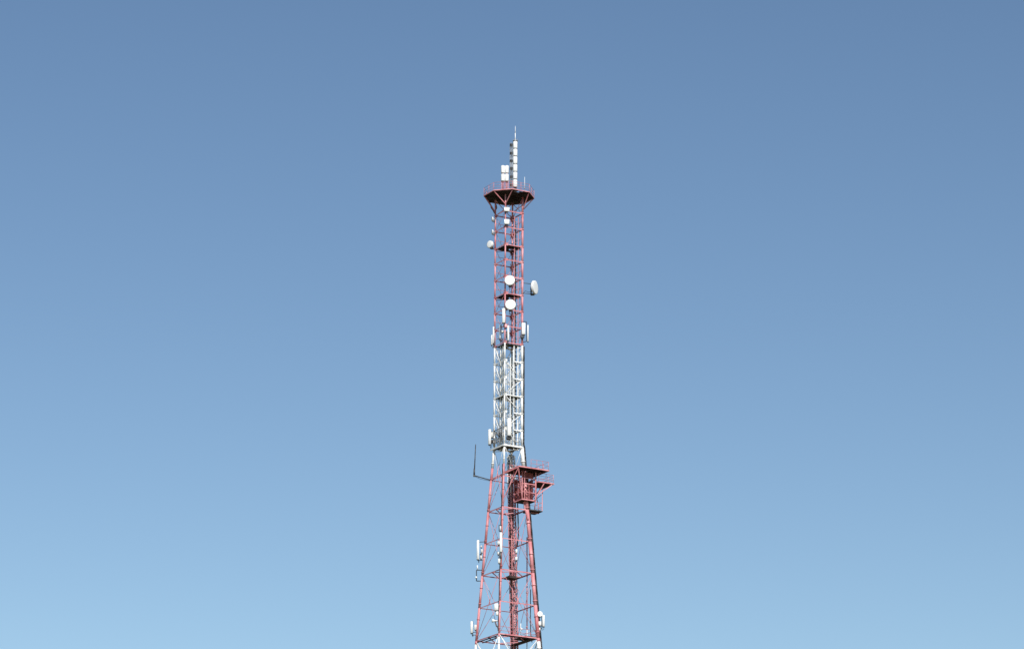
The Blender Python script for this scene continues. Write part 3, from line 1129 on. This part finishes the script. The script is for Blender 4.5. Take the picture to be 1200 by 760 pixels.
# --- upper red part --------------------------------------------------------
G_R = 'radio units and boxes bolted to the mast'
G_P = 'white sector panel antennas on the mast'
G_D = 'microwave dishes on the mast'
AZN = -14
radio_unit('square white box on the near leg directly below the top platform, upper of two', (-1.436, -1.881, 150.114), 0.72, 0.34, 0.56, 8, 'N', G_R, M_RADOME)
radio_unit('square white box on the near leg below the top platform, lower of two', (-1.43, -1.885, 148.337), 0.68, 0.34, 0.66, 8, 'N', G_R, M_RADOME)
drum_dish('small white dish seen edge-on left of the mast below the top platform, upper of two', (-1.84, 1.432, 149.572), 0.62, 0.2, -78, 'L', G_D)
drum_dish('small white dish seen edge-on left of the mast above the oval dish, lower of two', (-1.832, 1.427, 147.726), 0.68, 0.2, -78, 'L', G_D)
drum_dish('oval looking white dish turned left beside the upper left leg', (-2.213, 1.42, 145.927), 1.02, 0.45, -43, 'L', G_D)
drum_dish('round white dish facing the camera on the red mast, upper of two', (-1.201, -2.31, 139.962), 1.38, 0.5, -4, (-0.7, -1.35), G_D)
drum_dish('round white dish facing the camera on the red mast, lower of two', (-1.101, -2.369, 136.555), 1.42, 0.5, 2, (-0.7, -1.35), G_D)
drum_dish('large white drum dish seen side-on standing out right of the mast', (2.976, -2.101, 139.689), 1.9, 0.45, 67, 'R', G_D)

panel_antenna('white cylinder-like panel on the near leg left of the lower round dish', (-1.857, -1.808, 136.091), (-1.849, -1.812, 134.023), 0.40, 0.30, -10, 'N', G_P)
panel_antenna('narrow white panel left of the mast where red turns white, tallest one', (-1.741, 1.142, 134.264), (-1.731, 1.135, 131.927), 0.20, 0.14, -40, 'L', G_P)
panel_antenna('short white panel farthest left of the mast at the change to white', (-2.063, 1.215, 133.069), (-1.997, 1.176, 131.657), 0.24, 0.15, -60, 'L', G_P)
panel_antenna('narrow white panel between the left and near legs at the change to white', (-1.544, -0.135, 134.265), (-1.496, -0.163, 132.232), 0.20, 0.14, -50, (-1.35, 0.0), G_P)
panel_antenna('narrow white panel right of the near leg at the change to white', (-1.136, -2, 133.728), (-1.168, -1.981, 131.63), 0.24, 0.16, 20, 'N', G_P)
panel_antenna('wide white panel on the right leg inside a dark frame', (1.3, -1.926, 134.488), (1.244, -1.893, 132.86), 0.52, 0.26, 10, 'R', G_P)
panel_antenna('thin white panel farthest right on the dark tube frame', (2.038, -1.897, 134.312), (2.013, -1.882, 131.978), 0.20, 0.16, 70, None, G_P, pole=False)
t = thing('antenna_frame', 'dark tube frame holding the thin panel right of the right leg', 'frame', W((1.857, -1.674, 132.007)), 0)
o0 = W((1.857, -1.674, 132.007))
fp = [W(p) - o0 for p in ((1.357, -1.38, 134.638), (1.535, -1.484, 134.831), (1.832, -1.659, 134.76), (1.877, -1.686, 132.066), (1.364, -1.384, 131.885))]
MB().path(fp, 0.05, 8).build('frame_tube', M_DARK, t)
MB().tube(W((1.866, -1.68, 132.306)) - o0, W((2.074, -1.802, 132.306)) - o0, 0.035, 6).build('bracket', M_DARK, t)
MB().tube(W((1.863, -1.678, 134.041)) - o0, W((2.08, -1.806, 134.042)) - o0, 0.035, 6).build('bracket', M_DARK, t)
radio_unit('black box on the right leg under the wide white panel', (1.107, -1.812, 132.549), 0.48, 0.3, 0.42, 15, 'R', G_R, M_DARK)
radio_unit('tiny white box on the near leg above the change to white', (-1.78, -1.388, 132.95), 0.26, 0.2, 0.3, -15, 'N', G_R)
radio_unit('orange red box clamped to the near leg under the cylinder-like panel', (-1.42, -1.717, 133.697), 0.34, 0.24, 0.5, 10, 'N', G_R, M_RED)
radio_unit('dark box on the near leg between the red clamp and the white band', (-1.257, -1.697, 132.534), 0.24, 0.2, 0.85, 0, 'N', G_R, M_DARK)

# --- white band --------------------------------------------------------------
panel_antenna('white panel in the middle of the white band above its lower landing', (-0.934, -2.003, 120.908), (-0.956, -1.99, 118.504), 0.52, 0.30, 14, (-0.6, -1.35), G_P)
panel_antenna('rounded white panel left of the white band beside its lower landing', (-2.167, 1.392, 119.99), (-2.137, 1.375, 117.871), 0.36, 0.26, -38, 'L', G_P)
radio_unit('white box behind the rounded panel left of the white band', (-1.709, 1.471, 119.306), 0.34, 0.3, 0.75, -30, 'L', G_R)
radio_unit('dark box under the middle white panel of the white band', (-0.931, -1.773, 118.287), 0.62, 0.4, 0.42, 10, (-0.6, -1.35), G_R, M_DARK)
radio_unit('small dark box left of the white band beside the left leg', (-1.664, 1.56, 118.449), 0.3, 0.3, 0.42, -30, 'L', G_R, M_DARK)
for i, (p, w, hh, az, mt, lab) in enumerate((
        ((-1.366, 0.341, 119.213), 0.34, 0.5, -40, M_STEEL, 'grey box near the left leg on the lower landing of the white band'),
        ((-1.314, -0.271, 118.728), 0.36, 0.5, -20, M_DARK, 'dark box midway along the left railing of the lower white landing'),
        ((-1.284, -0.869, 118.89), 0.34, 0.5, -30, M_STEEL, 'grey box left of the near leg on the lower white landing'),
        ((-1.337, 0.091, 118.514), 0.28, 0.36, -60, M_UNIT, 'pale box low on the left face above the lower white landing'),
        ((-1.298, -0.628, 118.356), 0.3, 0.32, -10, M_UNIT, 'pale box low beside the near leg above the lower white landing'))):
    radio_unit(lab, p, w, 0.26, hh, az, (-1.35, 0.2 if i in (0, 3) else -0.5), G_R, mt)
# pipe rack that carries the boxes on the left front face above the lower white landing
rk = thing('equipment_rack', 'dark pipe rack carrying small boxes on the left face of the lower white landing', 'rack', (0, 0, 0), TH)
zr0 = levels_up[14]
for hz, off_ in ((0.75, 0.22), (1.75, 0.22), (2.45, 0.12)):
    MB().tube((-1.35 - off_, 1.3, zr0 + hz), (-1.35 - off_, -1.35, zr0 + hz), 0.05, 8).build('rack_pipe', M_DARK, rk)
for bb, z0_, z1_ in ((1.15, 0.3, 2.6), (0.55, 0.5, 2.1), (-0.1, 0.35, 2.5), (-0.7, 0.5, 2.0), (-1.2, 0.3, 2.6)):
    MB().tube((-1.6, bb, zr0 + z0_), (-1.6, bb, zr0 + z1_), 0.045, 8).build('rack_post', M_STEEL, rk)
for bb in (0.9, 0.25, -0.4, -1.0):
    m = MB()
    m.path([(-1.62, bb, zr0 + 2.2), (-1.68, bb + 0.12, zr0 + 1.5), (-1.6, bb - 0.05, zr0 + 0.9), (-1.55, bb - 0.1, zr0 + 0.1)], 0.028, 5)
    m.build('jumper_cable', M_CABLE, rk)
# guard rail on the lower white landing
rl = thing('landing_railing', 'grey guard rail round the left front of the lower white landing', 'railing', (0, 0, 0), TH)
zl = levels_up[14] + 0.05
hr = 1.62
for p, q in (((-hr, 1.75), (-hr, -hr)), ((-hr, -hr), (1.2, -hr))):
    for hh in (0.55, 1.05):
        MB().tube((*p, zl + hh), (*q, zl + hh), 0.025, 6).build('rail', M_STEEL, rl)
    for k in range(4):
        c = Vector((*p, 0)).lerp(Vector((*q, 0)), k / 3)
        MB().tube((c.x, c.y, zl - 0.1), (c.x, c.y, zl + 1.08), 0.028, 6).build('railing_post', M_STEEL, rl)
m = MB()
m.bar((-hr, 1.85, zl - 0.12), (-hr, -hr, zl - 0.12), 0.09, 0.2)
m.bar((-hr, -hr, zl - 0.12), (1.3, -hr, zl - 0.12), 0.09, 0.2)
m.build('edge_beam', M_WHITE, rl)
MB().prism([(-hr, -1.2), (-1.36, -1.2), (-1.36, 1.8), (-hr, 1.8)], zl - 0.1, zl - 0.05).build('walkway_plate', M_GRATE_G, rl)

# --- whip antenna at the left -----------------------------------------------
q0, q1 = W((-3.558, 2.792, 113.689)), W((-1.449, 1.782, 113.117))
t = thing('whip_antenna', 'dark whip antenna standing at the end of a long boom left of the mast', 'antenna', q0, 0)
MB().tube((0, 0, 0), W((-3.417, 2.709, 118.02)) - q0, 0.085, 8, 0.055).build('whip', M_DARK, t)
MB().tube((0, 0, 0.05), q1 - q0, 0.075, 8).build('boom', M_DARK, t)
MB().box((0, 0, 0.02), (0.26, 0.26, 0.24)).build('base_clamp', M_DARK, t)
MB().tube((0, 0, 0.1), (0.01, 0, 1.0), 0.12, 10, 0.10).build('whip_base', M_DARK, t)
m = MB()
m.path([(0.1, 0, -0.1), (q1 - q0) * 0.35 + Vector((0, 0, -0.2)), (q1 - q0) * 0.7 + Vector((0, 0, -0.16)), (q1 - q0) + Vector((0, 0, -0.1))], 0.025, 5)
m.build('feeder_cable', M_CABLE, t)

# --- splayed red part --------------------------------------------------------
panel_antenna('white panel with dark frame standing off the left leg in the splayed red part', (-3.097, 2.521, 104.962), (-3.112, 2.529, 102.327), 0.32, 0.2, -28, 'L', G_P, arms=(0.92, -0.02), gap=0.12, pole_mat=M_DARK)
radio_unit('small white box behind the left standing-off panel, topmost of three', (-2.722, 2.416, 104.107), 0.20, 0.2, 0.28, -60, None, G_R)
radio_unit('white box behind the left standing-off panel, middle of three', (-2.66, 2.379, 103.483), 0.30, 0.22, 0.5, -60, None, G_R)
radio_unit('white box behind the left standing-off panel, lowest of three', (-2.743, 2.428, 102.651), 0.26, 0.22, 0.5, -60, None, G_R)
radio_unit('dark block between the white boxes behind the left standing-off panel', (-2.765, 2.418, 103.051), 0.30, 0.2, 0.24, -60, None, G_R, M_DARK)

t = thing('dipole_frame', 'dark square tube frame with white tips on the left leg', 'antenna', W((-3.17, 2.68, 100.92)), 0)
o0 = W((-3.17, 2.68, 100.92))
MB().path([W(p) - o0 for p in ((-2.177, 2.327, 100.969), (-3.17, 2.68, 100.92), (-3.162, 2.675, 99.447), (-2.247, 2.368, 99.495))], 0.06, 8).build('frame_tube', M_DARK, t)
MB().tube(W((-3.077, 2.625, 101.543)) - o0, W((-3.054, 2.611, 101.013)) - o0, 0.09, 8, 0.07).build('white_tip', M_RADOME, t)
m = MB()
m.lathe([(0.03, -0.14), (0.13, -0.08), (0.15, 0.02), (0.08, 0.12), (0.02, 0.15)], 12, 'Z', W((-3.253, 2.613, 99.908)) - o0)
m.build('white_tip', M_RADOME, t)

panel_antenna('bright white panel upright on the near leg in the splayed red part', (-2.566, -2.666, 105.022), (-2.566, -2.667, 102.386), 0.33, 0.24, 5, 'N', G_P)
radio_unit('white box just left of the bright panel on the near leg', (-2.79, -2.419, 103.622), 0.36, 0.24, 0.46, -20, 'N', G_R)
radio_unit('black box on the near leg directly below the bright panel', (-2.656, -2.672, 101.882), 0.34, 0.26, 0.75, 0, 'N', G_R, M_DARK)
radio_unit('tiny white box left of the black box below the bright panel', (-2.842, -2.388, 102.247), 0.2, 0.2, 0.36, -20, 'N', G_R)
radio_unit('slim white box on the near leg below the black box', (-2.832, -2.626, 101.173), 0.3, 0.22, 0.62, -8, 'N', G_R)
t = thing('pipe_frame', 'small grey rectangular pipe frame on the near leg above the bright panel', 'frame', W((-2.5, -2.241, 105.311)), 0)
o0 = W((-2.5, -2.241, 105.311))
MB().path([W(p) - o0 for p in ((-2.165, -2.149, 106.142), (-2.61, -2.177, 106.081), (-2.587, -2.19, 105.253), (-2.161, -2.151, 105.314))], 0.045, 6).build('frame_tube', M_DARK, t)
MB().tube(W((-2.445, -2.274, 105.944)) - o0, W((-2.442, -2.275, 105.3)) - o0, 0.09, 8).build('stub', M_UNIT, t)

radio_unit('white box strapped to the ladder shaft, upper of two', (1.629, 0.433, 103.617), 0.26, 0.2, 0.52, 10, None, G_R)
radio_unit('white box strapped to the ladder shaft, lower of two', (1.622, 0.437, 102.577), 0.28, 0.2, 0.56, 10, None, G_R)

# camera like unit and horn on the near leg
u0 = (-3.305, -2.812, 94.786)
t = thing('radio_unit', 'bulky white slanted unit on the near leg above the small horn', 'radio unit', W(u0), R(-25), G_R)
m = MB()
rbox(m, 0.50, 0.36, 0.95, 0.08, -0.35)
m.build('housing', M_RADOME, t)
m = MB()
rbox(m, 0.28, 0.28, 0.55, 0.06, -0.98, 0.12)
m.build('lower_housing', M_RADOME, t)
m = MB()
m.box((0.02, 0, -0.39), (0.44, 0.30, 0.08))
m.box((0.30, 0.15, 0.3), (0.2, 0.12, 0.14))
m.build('bracket', M_DARK, t)
u1 = (-3.668, -2.482, 93.154)
t = thing('horn_antenna', 'small white horn pointing left from the near leg on a dark bracket', 'antenna', W(u1), R(-75))
m = MB()
m.lathe([(0.05, -0.10), (0.24, -0.06), (0.25, 0.0), (0.15, 0.22), (0.09, 0.34), (0.085, 0.72)], 20, 'Y')
m.build('horn', M_RADOME, t)
m = MB()
m.bar((0, 0.3, -0.06), (0.05, 0.5, -0.75), 0.14, 0.12)
m.bar((0.05, 0.5, -0.75), (0.0, 0.75, -0.75), 0.12, 0.12)
m.build('bracket', M_DARK, t)
t = thing('leg_cable', 'dark cables strapped along the near leg of the splayed red part', 'cables', (0, 0, 0), TH)
for dx, r in ((0.0, 0.06), (0.10, 0.05)):
    m = MB()
    pts = []
    zz = 114.63
    while zz > 91.453:
        pts.append(cor('N', zz) + Vector((-0.15 * CT - 0.08 * ST + dx * 0.3, 0.15 * ST - 0.08 * CT + dx * 0.3, 0)) + Vector((random.uniform(-.02, .02), random.uniform(-.02, .02), 0)))
        zz -= 1.2
    m.path(pts, r, 6)
    m.build('cable', M_CABLE, t)

panel_antenna('narrow white panel on a dark pole left of the left leg near the bottom', (-3.699, 3.108, 94.082), (-3.67, 3.09, 92.485), 0.31, 0.2, -30, 'L', G_P, arms=(0.1, -0.12), gap=0.2, pole_mat=M_DARK)
radio_unit('square cream box between the dark pole and the left leg near the bottom', (-3.112, 2.993, 93.292), 0.34, 0.28, 0.72, -25, 'L', G_R)

drum_dish('small round white dish on the right leg near the bottom', (3.079, -3.206, 94.653), 0.72, 0.28, 5, 'R', G_D)
panel_antenna('white panel right of the small dish on the right leg', (3.715, -3.233, 94.605), (3.697, -3.222, 93.035), 0.34, 0.22, 45, 'R', G_P, arms=(0.1, -0.12), gap=0.2, pole_mat=M_DARK)
radio_unit('white box on the right leg under the small round dish', (3.08, -3.207, 93.402), 0.38, 0.26, 0.56, 10, 'R', G_R)
radio_unit('slim grey box below the white box on the right leg', (3.113, -3.111, 92.673), 0.24, 0.2, 0.36, 10, 'R', G_R, M_UNIT)
t = thing('small_dish', 'small white dish on a thin post on the lowest ring', 'lamp', W((1.828, -0.381, 92.264)), 0)
MB().tube((0, 0, 0), (0, 0, 1.5), 0.045, 8).build('post', M_RADOME, t)
m = MB()
m.lathe([(0.05, -0.1), (0.15, -0.07), (0.16, 0.05), (0.07, 0.16)], 14, 'Y', (0.1, 0, 0.75))
m.build('dish_head', M_RADOME, t)  # small white dish, gives no light

# guard rail on the lowest ring
rl = thing('ring_railing', 'thin red guard rail on the lowest ring of the mast', 'railing', (0, 0, 0), TH)
zl = rings_low[5]
hq = half(zl) - 0.25
for p, q in (((-hq, -hq), (hq, -hq)), ((hq, -hq), (hq, hq))):
    for hh in (0.5, 1.05):
        MB().tube((*p, zl + hh), (*q, zl + hh), 0.028, 6).build('rail', M_RED, rl)
    for k in range(5):
        c = Vector((*p, 0)).lerp(Vector((*q, 0)), k / 4)
        MB().tube((c.x, c.y, zl), (c.x, c.y, zl + 1.08), 0.028, 6).build('railing_post', M_RED, rl)
